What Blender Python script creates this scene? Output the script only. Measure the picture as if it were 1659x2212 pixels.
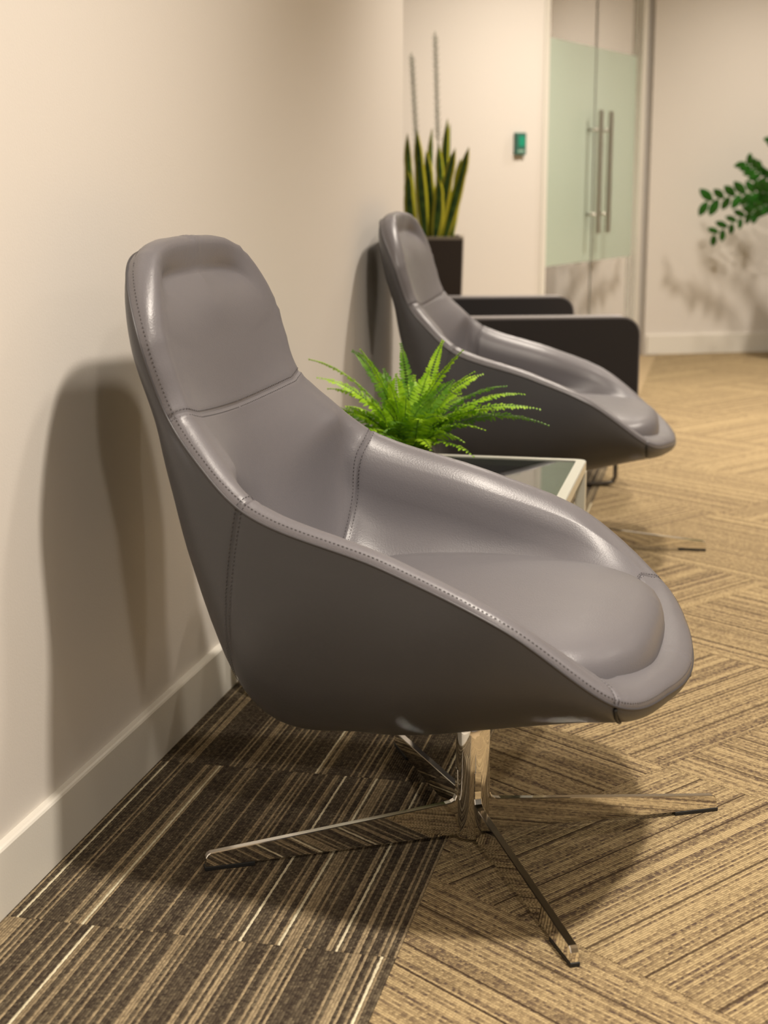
import bpy, math, random
import numpy as np
from mathutils import Vector, Matrix

for o in list(bpy.data.objects):
    bpy.data.objects.remove(o)
SC = bpy.context.scene
COL = SC.collection
rnd = random.Random(7)
R_ = math.radians

# ------------------------------------------------------------------ camera
cam_data = bpy.data.cameras.new('camera')
cam = bpy.data.objects.new('camera', cam_data)
COL.objects.link(cam)
SC.camera = cam
PITCH = math.atan(711 / 3323.0)
cam.location = (0, 0, 1.0)
cam.rotation_euler = (math.pi / 2 - PITCH, 0, 0)
cam_data.sensor_fit = 'HORIZONTAL'
cam_data.sensor_width = 36.0
cam_data.lens = 3323.0 / 1659.0 * 36.0
cam_data.clip_start = 0.05
cam_data.clip_end = 60
cam_data.dof.use_dof = True
cam_data.dof.focus_distance = 2.4
cam_data.dof.aperture_fstop = 6.5

# ------------------------------------------------------------------ world, exposure
world = bpy.data.worlds.new('world')
SC.world = world
world.use_nodes = True
world.node_tree.nodes['Background'].inputs[0].default_value = (1.0, 0.92, 0.82, 1)
world.node_tree.nodes['Background'].inputs[1].default_value = 0.085
SC.cycles.caustics_reflective = False
SC.view_settings.view_transform = 'Standard'
SC.view_settings.look = 'None'
SC.view_settings.gamma = 1
SC.view_settings.use_curve_mapping = False
SC.view_settings.exposure = 1.5

# ------------------------------------------------------------------ ceiling lamps and added fill spots
CEIL = 2.78
WARM = (1.0, 0.895, 0.77)
def ceiling_spot(x, y, power, radius=0.09, cone=165, blend=1.0):
    l = bpy.data.lights.new('downlight_or_fill', 'SPOT')
    l.energy = power; l.color = WARM; l.shadow_soft_size = radius
    l.spot_size = R_(cone); l.spot_blend = blend
    o = bpy.data.objects.new('downlight_or_fill', l)
    COL.objects.link(o)
    o.location = (x, y, CEIL - 0.03)
    return o
LAMPS = [(0.80, 1.50, 118, 165), (0.80, 2.30, 26, 110), (1.0, 4.60, 72, 104), (1.25, 6.7, 122, 140), (3.3, 3.0, 32, 160), (3.0, 5.4, 150, 125),  # weak lamp over the front chair is added to brighten its seat
         (0.75, -0.9, 112, 165), (3.3, -0.6, 28, 160), (2.55, 8.1, 84, 150)]  # lamp nearest the far wall is added to brighten that wall
for x_, y_, p_, c_ in LAMPS:
    ceiling_spot(x_, y_, p_, cone=c_, blend=1.0 if c_ > 130 else 0.7)

# ------------------------------------------------------------------ material helpers
def mat(name, color=(0.8, 0.8, 0.8), rough=0.5, metal=0.0, spec=0.5):
    m = bpy.data.materials.new(name)
    m.use_nodes = True
    b = m.node_tree.nodes['Principled BSDF']
    b.inputs['Base Color'].default_value = (*color, 1)
    b.inputs['Roughness'].default_value = rough
    b.inputs['Metallic'].default_value = metal
    b.inputs['Specular IOR Level'].default_value = spec
    return m
def N(m, typ, **kw):
    n = m.node_tree.nodes.new(typ)
    for k, v in kw.items():
        setattr(n, k, v)
    return n
def L(m, a, b):
    m.node_tree.links.new(a, b)
def bsdf(m):
    return m.node_tree.nodes['Principled BSDF']
def math_node(m, op, a, b=None, c=None):
    n = N(m, 'ShaderNodeMath', operation=op)
    for i, v in enumerate((a, b, c)):
        if v is None:
            continue
        if isinstance(v, (int, float)):
            n.inputs[i].default_value = v
        else:
            L(m, v, n.inputs[i])
    return n.outputs[0]
def noise_tex(m, scale, detail=2, vec=None, rough=0.5):
    n = N(m, 'ShaderNodeTexNoise')
    n.inputs['Scale'].default_value = scale
    n.inputs['Detail'].default_value = detail
    n.inputs['Roughness'].default_value = rough
    if vec is None:
        t = N(m, 'ShaderNodeTexCoord')
        vec = t.outputs['Object']
    L(m, vec, n.inputs['Vector'])
    return n
def bump(m, height, strength, dist):
    b = N(m, 'ShaderNodeBump')
    b.inputs['Strength'].default_value = strength
    b.inputs['Distance'].default_value = dist
    L(m, height, b.inputs['Height'])
    L(m, b.outputs[0], bsdf(m).inputs['Normal'])
    return b
def ramp(m, fac, stops, interp='LINEAR'):
    r = N(m, 'ShaderNodeValToRGB')
    r.color_ramp.interpolation = interp
    e = r.color_ramp.elements
    while len(e) > 1:
        e.remove(e[-1])
    e[0].position, e[0].color = stops[0][0], (*stops[0][1], 1)
    for p, c in stops[1:]:
        q = e.new(p); q.color = (*c, 1)
    L(m, fac, r.inputs[0])
    return r.outputs[0]

# painted wall
def wall_mat(name, color):
    m = mat(name, color, 0.62, 0, 0.35)
    n = noise_tex(m, 260, 3)
    bump(m, n.outputs[0], 0.12, 0.002)
    return m
M_wall = wall_mat('warm_white_wall_paint', (0.74, 0.70, 0.65))
M_base = wall_mat('satin_white_trim_paint', (0.80, 0.77, 0.70))
bsdf(M_base).inputs['Roughness'].default_value = 0.4
M_ceil = wall_mat('ceiling_paint', (0.78, 0.76, 0.72))

# leather
def leather(name, color):
    m = mat(name, color, 0.4, 0, 0.5)
    tc = N(m, 'ShaderNodeTexCoord')
    v = N(m, 'ShaderNodeTexVoronoi', feature='SMOOTH_F1')
    v.inputs['Scale'].default_value = 430
    L(m, tc.outputs['Object'], v.inputs['Vector'])
    n = noise_tex(m, 900, 3, tc.outputs['Object'])
    n2 = noise_tex(m, 9, 3, tc.outputs['Object'])
    h = math_node(m, 'ADD', v.outputs[0], math_node(m, 'MULTIPLY', n.outputs[0], 0.6))
    bump(m, h, 0.22, 0.0007)
    rr = N(m, 'ShaderNodeMapRange')
    rr.inputs['To Min'].default_value = 0.31
    rr.inputs['To Max'].default_value = 0.43
    L(m, n2.outputs[0], rr.inputs['Value'])
    L(m, rr.outputs[0], bsdf(m).inputs['Roughness'])
    return m
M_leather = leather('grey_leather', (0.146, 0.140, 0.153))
M_leather_shaded = leather('grey_leather_shaded', (0.064, 0.065, 0.074))  # same leather, darkened to carry the shade on the outer shell
M_welt = mat('groove_shade_welt', (0.055, 0.052, 0.056), 0.45)  # welt colour darkened to draw the shaded groove along the rim
M_stitch = mat('grey_thread', (0.10, 0.095, 0.10), 0.9, 0, 0.1)
M_chrome = mat('polished_chrome', (0.86, 0.84, 0.80), 0.05, 1.0)
M_rubber = mat('black_rubber', (0.012, 0.012, 0.012), 0.55)
M_steel = mat('brushed_steel', (0.60, 0.57, 0.52), 0.3, 1.0)

# carpet: ribs run along the tile's own X axis
def carpet(name, dark_strip):
    m = mat(name, (0.4, 0.3, 0.2), 0.95, 0, 0.1)
    tc = N(m, 'ShaderNodeTexCoord')
    oi = N(m, 'ShaderNodeObjectInfo')
    sp = N(m, 'ShaderNodeSeparateXYZ')
    L(m, tc.outputs['Object'], sp.inputs[0])
    # small wobble so that the yarn lines are not ruler straight
    wob = noise_tex(m, 120, 1, tc.outputs['Object'])
    yw = math_node(m, 'ADD', sp.outputs[1], math_node(m, 'MULTIPLY', math_node(m, 'SUBTRACT', wob.outputs[0], 0.5), 0.0022))
    pitch = 0.0042
    u = math_node(m, 'DIVIDE', math_node(m, 'ADD', yw, 10.0), pitch)
    rib = math_node(m, 'FLOOR', u)
    frac = math_node(m, 'FRACT', u)
    ribr = N(m, 'ShaderNodeTexWhiteNoise', noise_dimensions='2D')
    cmb = N(m, 'ShaderNodeCombineXYZ')
    L(m, rib, cmb.inputs[0])
    L(m, math_node(m, 'MULTIPLY', oi.outputs['Random'], 97.0), cmb.inputs[1])
    L(m, cmb.outputs[0], ribr.inputs['Vector'])
    # loops along the rib
    v = math_node(m, 'DIVIDE', math_node(m, 'ADD', sp.outputs[0], 10.0), 0.0050)
    vv = math_node(m, 'ADD', v, math_node(m, 'MULTIPLY', ribr.outputs['Value'], 7.3))
    loopid = math_node(m, 'FLOOR', vv)
    loopf = math_node(m, 'FRACT', vv)
    cmb2 = N(m, 'ShaderNodeCombineXYZ')
    L(m, rib, cmb2.inputs[0]); L(m, loopid, cmb2.inputs[1])
    lr = N(m, 'ShaderNodeTexWhiteNoise', noise_dimensions='2D')
    L(m, cmb2.outputs[0], lr.inputs['Vector'])
    rib2 = N(m, 'ShaderNodeTexWhiteNoise', noise_dimensions='1D')
    L(m, math_node(m, 'ADD', rib, math_node(m, 'MULTIPLY', oi.outputs['Random'], 53.0)), rib2.inputs['W'])
    fine = noise_tex(m, 650, 2, tc.outputs['Object'])
    speck = math_node(m, 'ADD', math_node(m, 'ADD', math_node(m, 'MULTIPLY', lr.outputs['Value'], 0.30), math_node(m, 'MULTIPLY', rib2.outputs['Value'], 0.18)), math_node(m, 'MULTIPLY', fine.outputs[0], 0.52))
    if dark_strip:
        base = ramp(m, speck, [(0.28, (0.042, 0.031, 0.024)), (0.54, (0.105, 0.083, 0.057)), (0.76, (0.21, 0.17, 0.11))])
        light = ramp(m, speck, [(0.25, (0.21, 0.16, 0.10)), (0.7, (0.47, 0.37, 0.225))])
        cream = ramp(m, speck, [(0.2, (0.62, 0.55, 0.37)), (0.7, (0.86, 0.78, 0.56))])
        f1 = ramp(m, ribr.outputs['Value'], [(0.0, (0, 0, 0)), (0.66, (0.9, 0.9, 0.9))], 'CONSTANT')
        f2 = ramp(m, ribr.outputs['Value'], [(0.0, (0, 0, 0)), (0.965, (1, 1, 1))], 'CONSTANT')
    else:
        base = ramp(m, speck, [(0.30, (0.105, 0.072, 0.056)), (0.48, (0.26, 0.19, 0.108)), (0.70, (0.45, 0.34, 0.185))])
        light = ramp(m, speck, [(0.30, (0.26, 0.19, 0.105)), (0.58, (0.53, 0.405, 0.222))])
        cream = light
        f1 = ramp(m, ribr.outputs['Value'], [(0.0, (0, 0, 0)), (0.52, (1, 1, 1))], 'CONSTANT')
        f2 = ramp(m, ribr.outputs['Value'], [(0.0, (0, 0, 0)), (0.99, (0, 0, 0))], 'CONSTANT')
    mx = N(m, 'ShaderNodeMix', data_type='RGBA')
    L(m, f1, mx.inputs[0]); L(m, base, mx.inputs[6]); L(m, light, mx.inputs[7])
    mx2 = N(m, 'ShaderNodeMix', data_type='RGBA')
    L(m, f2, mx2.inputs[0]); L(m, mx.outputs[2], mx2.inputs[6]); L(m, cream, mx2.inputs[7])
    # gap between ribs
    edge = math_node(m, 'ABSOLUTE', math_node(m, 'SUBTRACT', frac, 0.5))
    gap = N(m, 'ShaderNodeMapRange')
    gap.inputs['From Min'].default_value = 0.30; gap.inputs['From Max'].default_value = 0.5
    gap.inputs['To Min'].default_value = 0.0; gap.inputs['To Max'].default_value = 0.55
    L(m, edge, gap.inputs['Value'])
    mx3 = N(m, 'ShaderNodeMix', data_type='RGBA')
    mx3.inputs[7].default_value = (0.035, 0.024, 0.016, 1) if dark_strip else (0.10, 0.066, 0.038, 1)
    L(m, gap.outputs[0], mx3.inputs[0]); L(m, mx2.outputs[2], mx3.inputs[6])
    out = mx3.outputs[2]
    height = math_node(m, 'ADD', math_node(m, 'MULTIPLY', math_node(m, 'SUBTRACT', 0.5, edge), 1.2),
                       math_node(m, 'MULTIPLY', math_node(m, 'SINE', math_node(m, 'MULTIPLY', loopf, math.pi)), 0.5))
    height = math_node(m, 'ADD', height, math_node(m, 'MULTIPLY', fine.outputs[0], 0.5))
    if not dark_strip:
        # woven-in dark grooves a hand's width apart
        acc = None
        for g in (0.052, 0.165, 0.266, 0.388, 0.436, 0.527):
            d = math_node(m, 'ABSOLUTE', math_node(m, 'SUBTRACT', yw, g - 0.302))
            q = math_node(m, 'LESS_THAN', d, 0.0019)
            acc = q if acc is None else math_node(m, 'MAXIMUM', acc, q)
        accn = math_node(m, 'MULTIPLY', acc, 0.85)
        mx4 = N(m, 'ShaderNodeMix', data_type='RGBA')
        mx4.inputs[7].default_value = (0.055, 0.034, 0.022, 1)
        L(m, accn, mx4.inputs[0]); L(m, out, mx4.inputs[6])
        out = mx4.outputs[2]
        height = math_node(m, 'SUBTRACT', height, acc)
    L(m, out, bsdf(m).inputs['Base Color'])
    bump(m, height, 0.9, 0.0022)
    return m
M_carpet = carpet('tan_ribbed_carpet', False)
M_carpet_dark = carpet('dark_striped_carpet', True)
M_slab = mat('plain_tan_carpet', (0.36, 0.27, 0.16), 0.95, 0, 0.1)

# ------------------------------------------------------------------ object helpers
def mesh_obj(name, verts, faces, material, parent=None, smooth=False, label=None, kind=None, merge=0.0, autosmooth=None):
    me = bpy.data.meshes.new(name)
    me.from_pydata([tuple(map(float, v)) for v in verts], [], faces)
    if merge or autosmooth is not None:
        import bmesh
        bm = bmesh.new(); bm.from_mesh(me)
        if merge:
            bmesh.ops.remove_doubles(bm, verts=bm.verts, dist=merge)
        bmesh.ops.recalc_face_normals(bm, faces=bm.faces)
        bm.to_mesh(me); bm.free()
    me.update()
    me.materials.append(material)
    if smooth:
        me.shade_smooth()
        if autosmooth is not None:
            try:
                me.set_sharp_from_angle(angle=R_(autosmooth))
            except Exception:
                pass
    o = bpy.data.objects.new(name, me)
    COL.objects.link(o)
    if parent is not None:
        o.parent = parent
    if label:
        o['label'] = label
    if kind:
        o['kind'] = kind
    return o
def thing(name, label, cat, loc=(0, 0, 0), rz=0.0, group=None):
    o = bpy.data.objects.new(name, None)
    COL.objects.link(o)
    o.location = loc; o.rotation_euler = (0, 0, rz)
    o.empty_display_size = 0.1
    o['label'] = label; o['category'] = cat
    if group:
        o['group'] = group
    return o
def tag(o, label, cat, group=None):
    o['label'] = label; o['category'] = cat
    if group:
        o['group'] = group
    return o

class MB:
    """collects simple solids into one mesh"""
    def __init__(s):
        s.v = []; s.f = []
    def add(s, vs, fs):
        n = len(s.v); s.v += [tuple(map(float, p)) for p in vs]; s.f += [tuple(i + n for i in f) for f in fs]
        return s
    def box(s, c, d, rz=0.0, bev=0.0):
        """box centre c, dims d, bevelled on all edges when bev>0"""
        cx, cy, cz = c; hx, hy, hz = d[0] / 2, d[1] / 2, d[2] / 2
        if bev <= 0:
            P = [(x, y, z) for x in (-hx, hx) for y in (-hy, hy) for z in (-hz, hz)]
            F = [(0, 1, 3, 2), (4, 6, 7, 5), (0, 4, 5, 1), (2, 3, 7, 6), (0, 2, 6, 4), (1, 5, 7, 3)]
        else:
            import bmesh
            bm = bmesh.new()
            bmesh.ops.create_cube(bm, size=1)
            for v in bm.verts:
                v.co = Vector((v.co.x * 2 * hx, v.co.y * 2 * hy, v.co.z * 2 * hz))
            bmesh.ops.bevel(bm, geom=list(bm.edges), offset=bev, segments=3, profile=0.5, affect='EDGES')
            bm.verts.index_update()
            P = [tuple(v.co) for v in bm.verts]
            F = [tuple(v.index for v in f.verts) for f in bm.faces]
            bm.free()
        ca, sa = math.cos(rz), math.sin(rz)
        return s.add([(cx + x * ca - y * sa, cy + x * sa + y * ca, cz + z) for x, y, z in P], F)
    def prism(s, poly, z0, z1):
        n = len(poly)
        return s.add([(x, y, z0) for x, y in poly] + [(x, y, z1) for x, y in poly],
                     [tuple(reversed(range(n))), tuple(range(n, 2 * n))] + [(i, (i + 1) % n, n + (i + 1) % n, n + i) for i in range(n)])
    def lathe(s, prof, c=(0, 0, 0), n=32, cap=True):
        V = []; F = []
        for r, z in prof:
            for k in range(n):
                a = 2 * math.pi * k / n
                V.append((c[0] + r * math.cos(a), c[1] + r * math.sin(a), c[2] + z))
        for i in range(len(prof) - 1):
            for k in range(n):
                a, b = i * n + k, i * n + (k + 1) % n
                F.append((a, b, b + n, a + n))
        if cap:
            F.append(tuple(reversed(range(n)))); F.append(tuple(range((len(prof) - 1) * n, len(prof) * n)))
        return s.add(V, F)
    def tube(s, pts, r, n=8, closed=False, r_end=None):
        pts = [Vector(p) for p in pts]; m = len(pts); V = []; F = []
        prev = None
        for i, p in enumerate(pts):
            if closed:
                t = pts[(i + 1) % m] - pts[(i - 1) % m]
            else:
                t = pts[min(i + 1, m - 1)] - pts[max(i - 1, 0)]
            t.normalize()
            if prev is None:
                a = Vector((0, 0, 1)) if abs(t.z) < 0.9 else Vector((1, 0, 0))
                u = t.cross(a).normalized()
            else:
                u = (prev - t * prev.dot(t)).normalized()
            prev = u; w = t.cross(u)
            rr = r if r_end is None else r + (r_end - r) * i / (m - 1)
            for k in range(n):
                a = 2 * math.pi * k / n
                V.append(p + u * (rr * math.cos(a)) + w * (rr * math.sin(a)))
        for i in range(m if closed else m - 1):
            j = (i + 1) % m
            for k in range(n):
                F.append((i * n + k, i * n + (k + 1) % n, j * n + (k + 1) % n, j * n + k))
        if not closed:
            F.append(tuple(reversed(range(n)))); F.append(tuple(range((m - 1) * n, m * n)))
        return s.add(V, F)
    def build(s, name, material, parent=None, **kw):
        return mesh_obj(name, s.v, s.f, material, parent, **kw)

# ------------------------------------------------------------------ room shell
AZ = R_(12.4)                                  # heading of the left wall
WD = Vector((math.sin(AZ), math.cos(AZ), 0)); WN = Vector((math.cos(AZ), -math.sin(AZ), 0))
W0 = Vector((-0.531, 1.962, 0))                # floor point on the baseboard's face
def wpt(along, out, z=0.0):
    return W0 + WD * along + WN * out + Vector((0, 0, z))
def wall_box(name, a0, a1, o0, o1, z0, z1, m, parent=None):
    P = [wpt(a0, o0), wpt(a1, o0), wpt(a1, o1), wpt(a0, o1)]
    mb = MB().prism([(p.x, p.y) for p in P], z0, z1)
    return mb.build(name, m, parent)
def struct(o):
    o['kind'] = 'structure'
    return o
WEND = 2.80                                    # where the left wall stops
struct(wall_box('wall_left', -6.0, WEND, -0.15, -0.015, -0.02, CEIL, M_wall))
# baseboard with an eased top edge
bb = MB()
A = [wpt(-6, 0), wpt(WEND, 0)]
prof = [(-0.015, 0), (0, 0), (0, 0.0965), (-0.002, 0.0995), (-0.005, 0.101), (-0.015, 0.101)]
V = []
for a in (-6.0, WEND + 0.0):
    for o_, z in prof:
        V.append(wpt(a, o_, z))
n = len(prof)
bb.add(V, [tuple(range(n)), tuple(reversed(range(n, 2 * n)))] + [(i, (i + 1) % n, n + (i + 1) % n, n + i) for i in range(n)])
struct(bb.build('baseboard_left', M_base))

def vertical_plane_box(name, p, az, length0, length1, thick, z0, z1, m, parent=None, back=True):
    """box standing on a line through p with heading az; its visible face is on the line"""
    d = Vector((math.sin(az), math.cos(az), 0)); nrm = Vector((math.cos(az), -math.sin(az), 0))
    P = [p + d * length0, p + d * length1, p + d * length1 - nrm * thick, p + d * length0 - nrm * thick]
    return MB().prism([(q.x, q.y) for q in P], z0, z1).build(name, m, parent)
# angled wall with the glass double door, then the far wall
DAZ = R_(27.5)
DR = Vector((1.49, 9.13, 0)); DD = Vector((math.sin(DAZ), math.cos(DAZ), 0)); DN = Vector((math.cos(DAZ), -math.sin(DAZ), 0))
DLEN = 1.555
DL = DR - DD * DLEN
TAZ = R_(60)
TD = Vector((math.sin(TAZ), math.cos(TAZ), 0)); TN = Vector((math.cos(TAZ), -math.sin(TAZ), 0))
struct(vertical_plane_box('wall_back', DL, TAZ, -3.4, 0.02, 0.12, -0.02, CEIL, M_wall))
RAZ = R_(77.5)
RD = Vector((math.sin(RAZ), math.cos(RAZ), 0)); RN = Vector((math.cos(RAZ), -math.sin(RAZ), 0))
struct(vertical_plane_box('wall_right', DR + DD * 0.03, RAZ, 0.045, 5.5, 0.12, -0.02, CEIL, M_wall))
struct(vertical_plane_box('baseboard_right', DR + DD * 0.03 + RN * 0.014, RAZ, 0.06, 5.5, 0.014, 0.0, 0.112, M_base))
struct(vertical_plane_box('baseboard_back', DL + TN * 0.014, TAZ, -3.4, -0.05, 0.014, 0.0, 0.112, M_base))
# ceiling and floor slab
struct(MB().box((1.5, 4.0, CEIL + 0.05), (11, 18, 0.1)).build('ceiling', M_ceil))
floor = struct(MB().box((1.5, 4.0, -0.056), (11, 18, 0.1)).build('floor', M_slab))
# distant enclosing walls of the lounge, out of view
struct(MB().box((6.6, 4.0, CEIL / 2 + 0.0), (0.12, 18, CEIL)).build('wall_east', M_wall))

# ---- carpet tiles, every one a part of the floor
def clip(poly, p, nrm):
    out = []
    for i in range(len(poly)):
        a, b = poly[i], poly[(i + 1) % len(poly)]
        da = (a[0] - p.x) * nrm.x + (a[1] - p.y) * nrm.y
        db = (b[0] - p.x) * nrm.x + (b[1] - p.y) * nrm.y
        if da >= 0:
            out.append(a)
        if da * db < 0:
            t = da / (da - db)
            out.append((a[0] + (b[0] - a[0]) * t, a[1] + (b[1] - a[1]) * t))
    return out
T = 0.6045
GAPW = 0.0004
full_tile_mesh = {}
def carpet_tile(cx, cy, rz, m, planes, key):
    c, s = math.cos(rz), math.sin(rz)
    h = T / 2 - GAPW
    poly = [(cx + x * c - y * s, cy + x * s + y * c) for x, y in ((-h, -h), (h, -h), (h, h), (-h, h))]
    full = True
    for p, nn in planes:
        q = clip(poly, p, nn)
        if q != poly:
            full = False
        poly = q
        if len(poly) < 3:
            return
    loc = [((x - cx) * c + (y - cy) * s, -(x - cx) * s + (y - cy) * c) for x, y in poly]
    if full and key in full_tile_mesh:
        o = bpy.data.objects.new('carpet_tile', full_tile_mesh[key]); COL.objects.link(o)
    else:
        cxl = sum(p[0] for p in loc) / len(loc); cyl = sum(p[1] for p in loc) / len(loc)
        top = [(x + (cxl - x) * 0.003, y + (cyl - y) * 0.003) for x, y in loc]
        nn = len(loc)
        V = [(x, y, -0.006) for x, y in loc] + [(x, y, -0.0007) for x, y in loc] + [(x, y, 0) for x, y in top]
        F = [tuple(reversed(range(nn))), tuple(range(2 * nn, 3 * nn))]
        for k in (0, nn):
            F += [(k + i, k + (i + 1) % nn, k + nn + (i + 1) % nn, k + nn + i) for i in range(nn)]
        o = mesh_obj('carpet_tile', V, F, m)
        if full:
            full_tile_mesh[key] = o.data
    o.parent = floor
    o.location = (cx, cy, 0); o.rotation_euler = (0, 0, rz)
STRIPW = 0.556
edge_p = wpt(0, STRIPW)
G = R_(42)
ea = Vector((math.cos(G), math.sin(G), 0)); eb = Vector((-math.sin(G), math.cos(G), 0))
for i in range(-4, 17):
    for j in range(-9, 15):
        ctr = ea * (1.463 + T * (i + 0.5)) + eb * (1.56 + T * (j + 0.5))
        if ctr.y < 0.6 or ctr.y > 11.0 or ctr.x > 4.6 or ctr.x < -1.0:
            continue
        alongA = (i + j) % 2 != 0
        rz = G + (0 if alongA else math.pi / 2)
        if rnd.random() < 0.35:
            rz += math.pi
        carpet_tile(ctr.x, ctr.y, rz, M_carpet, [(edge_p, WN)] + ([(DR + DD * 0.03, RN)] if ctr.x > 1.75 else []), 'tan')
# border strip along the wall: stripes run with the wall, stepped columns
for k in range(-3, 9):
    base_al = 0.02 + T * k
    c = W0 + WD * (base_al + T / 2) + WN * (STRIPW - T / 2)
    carpet_tile(c.x, c.y, math.pi / 2 - AZ, M_carpet_dark, [(wpt(0, 0.0), WN)], 'dark')

# ------------------------------------------------------------------ lounge chair
def hermite_curve(P, tq, ts=None):
    """smooth interpolation through rows of P at parameters ts, evaluated at tq"""
    P = np.asarray(P, float); ts = np.arange(len(P), dtype=float) if ts is None else np.asarray(ts, float)
    tq = np.asarray(tq, float)
    m = np.zeros_like(P)
    d = np.diff(P, axis=0) / np.diff(ts)[:, None]
    m[0] = d[0]; m[-1] = d[-1]
    h = np.diff(ts)
    m[1:-1] = (d[:-1] * h[1:, None] + d[1:] * h[:-1, None]) / (h[1:] + h[:-1])[:, None]
    k = np.clip(np.searchsorted(ts, tq, side='right') - 1, 0, len(ts) - 2)
    hh = h[k]; t = ((tq - ts[k]) / hh)[:, None]; hh = hh[:, None]
    return ((2 * t**3 - 3 * t**2 + 1) * P[k] + (t**3 - 2 * t**2 + t) * hh * m[k] + (-2 * t**3 + 3 * t**2) * P[k + 1] + (t**3 - t**2) * hh * m[k + 1])

RIM = [(-.480, 0, .902), (-.466, .182, .886), (-.420, .262, .80), (-.376, .266, .684), (-.322, .294, .628), (-.2567, .3187, .576),
       (-.05, .342, .511), (.11, .362, .449), (.25, .318, .346), (.308, .15, .315), (.325, 0, .305)]
def mirror_curve(ctrl, s):
    E = [(ctrl[1][0], -ctrl[1][1], ctrl[1][2])] + list(ctrl) + [(ctrl[-2][0], -ctrl[-2][1], ctrl[-2][2])]
    E = np.asarray(E, float)
    ch = np.r_[0, np.cumsum(np.linalg.norm(np.diff(E, axis=0), axis=1) ** 0.8)]
    st = np.arange(-1, len(ctrl) + 1)
    t = hermite_curve(ch[:, None], np.asarray(s, float), st)[:, 0]      # smooth map from station to chord length
    return hermite_curve(E, t, ch)
KEEL_S = [0, 1, 2, 3, 4, 4.5, 5, 6, 7, 8, 9, 10]
KEEL = [(-.480, .899), (-.484, .84), (-.470, .76), (-.446, .68), (-.423, .56), (-.388, .42), (-.320, .240), (-.13, .190), (.09, .228), (.25, .270), (.305, .283), (.325, .292)]
MID_S = [0, 1, 2, 3, 4, 5, 6, 7, 8, 9, 10]
MIDP = [(-.46, .78), (-.46, .79), (-.43, .76), (-.40, .69), (-.37, .64), (-.27, .57), (-.05, .50), (.08, .44), (.14, .37), (.18, .345), (.18, .335)]
INN_S = [0, 1, 2, 3, 4, 4.5, 5, 6, 7, 8, 9, 10]
INN = [(-.424, .858), (-.402, .818), (-.391, .76), (-.372, .67), (-.340, .58), (-.312, .48), (-.27, .36), (-.12, .315), (.08, .31), (.18, .313), (.215, .312), (.235, .318)]
ROLL_T = [.055, .055, .060, .060, .060, .060, .060, .058, .055, .065, .07]
ROLL_H = [.036, .036, .029, .024, .021, .017, .014, .012, .013, .018, .020]
HULL_N = [2.0, 2.0, 2.0, 2.1, 2.2, 2.25, 2.2, 2.1, 1.9, 2.0, 2.2]
def lin(arr, s):
    return hermite_curve(np.asarray(arr, float)[:, None], np.asarray(s, float))[:, 0]
def frames(s):
    s = np.asarray(s, float)
    R = mirror_curve(RIM, s)
    e = 1e-3
    Tn = mirror_curve(RIM, np.minimum(s + e, 10.999)) - mirror_curve(RIM, np.maximum(s - e, -0.999))
    Tn /= np.linalg.norm(Tn, axis=1)[:, None]
    K2 = hermite_curve(KEEL, s, KEEL_S); K = np.stack([K2[:, 0], 0 * s, K2[:, 1]], 1)
    M2 = hermite_curve(MIDP, s, MID_S); Mi = np.stack([M2[:, 0], 0 * s, M2[:, 1]], 1)
    I2 = hermite_curve(INN, s, INN_S); I = np.stack([I2[:, 0], 0 * s, I2[:, 1]], 1)
    D = Mi - R
    Nin = D - (D * Tn).sum(1)[:, None] * Tn
    Nin /= np.linalg.norm(Nin, axis=1)[:, None]
    U = np.cross(Nin, Tn)
    sg = np.sign((U * np.array([0.6, 0, 0.8])).sum(1)); sg[sg == 0] = 1
    U = U * sg[:, None]
    return R, Tn, K, I, Nin, U
def hull_rows(s, th):
    R, Tn, K, I, Nin, U = frames(s)
    nn = lin(HULL_N, s)[:, None]
    c = np.cos(th)[None, :] ** (2 / nn); q = np.sin(th)[None, :] ** (2 / nn)
    out = np.zeros((len(s), len(th), 3))
    out[..., 1] = R[:, 1:2] * c
    for k in (0, 2):
        out[..., k] = R[:, k:k + 1] + (K[:, k:k + 1] - R[:, k:k + 1]) * q
    return out
def inner_rows(s, nv):
    R, Tn, K, I, Nin, U = frames(s)
    t = lin(ROLL_T, s)[:, None]; h = lin(ROLL_H, s)[:, None]
    deep = np.linalg.norm((R - I)[:, [0, 2]], axis=1)
    fl = np.clip((deep - .06) / .14, 0, 1); fl = fl * fl * (3 - 2 * fl)
    exy = 1.6 + 1.1 * fl; exq = 1.0 + 1.5 * fl
    g4 = (1 - 1.9 * fl)[:, None]; g3 = (1 - .55 * fl)[:, None]
    up = (np.clip(1 - s / 2.0, 0, 1) ** 0.8)[:, None] * np.array([[0.006, 0, 0.026]])
    P = [R, R + Nin * .04 * t + U * .50 * h + up * .75, R + Nin * .30 * t + U * .98 * h + up, R + Nin * .68 * t + U * g3 * h + up * .8, R + Nin * t + U * g4 * h + up * .55]
    E = P[-1]
    for a in (20, 40, 58, 74, 90):
        a = math.radians(a)
        c = math.cos(a) ** (2 / exy) if a < 1.57 else 0 * exy
        q = math.sin(a) ** (2 / exq)
        X = E + (I - E) * q[:, None]; X[:, 1] = E[:, 1] * c
        P.append(X)
    P = np.stack(P, 1)                       # s, k, 3
    out = np.zeros((len(s), nv, 3))
    for i in range(len(s)):
        pts = P[i]
        full = np.vstack([pts, (pts[-2] * [1, -1, 1])[None]])
        d = np.maximum(np.linalg.norm(np.diff(full, axis=0), axis=1), 1e-4)
        ts = np.r_[0, np.cumsum(d)]
        # more samples on the roll
        tend = ts[-2]; tr = ts[4]
        n1 = nv // 2
        tq = np.r_[np.linspace(0, tr, n1, endpoint=False), np.linspace(tr, tend, nv - n1)]
        out[i] = hermite_curve(full, tq, ts)
    return out
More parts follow.
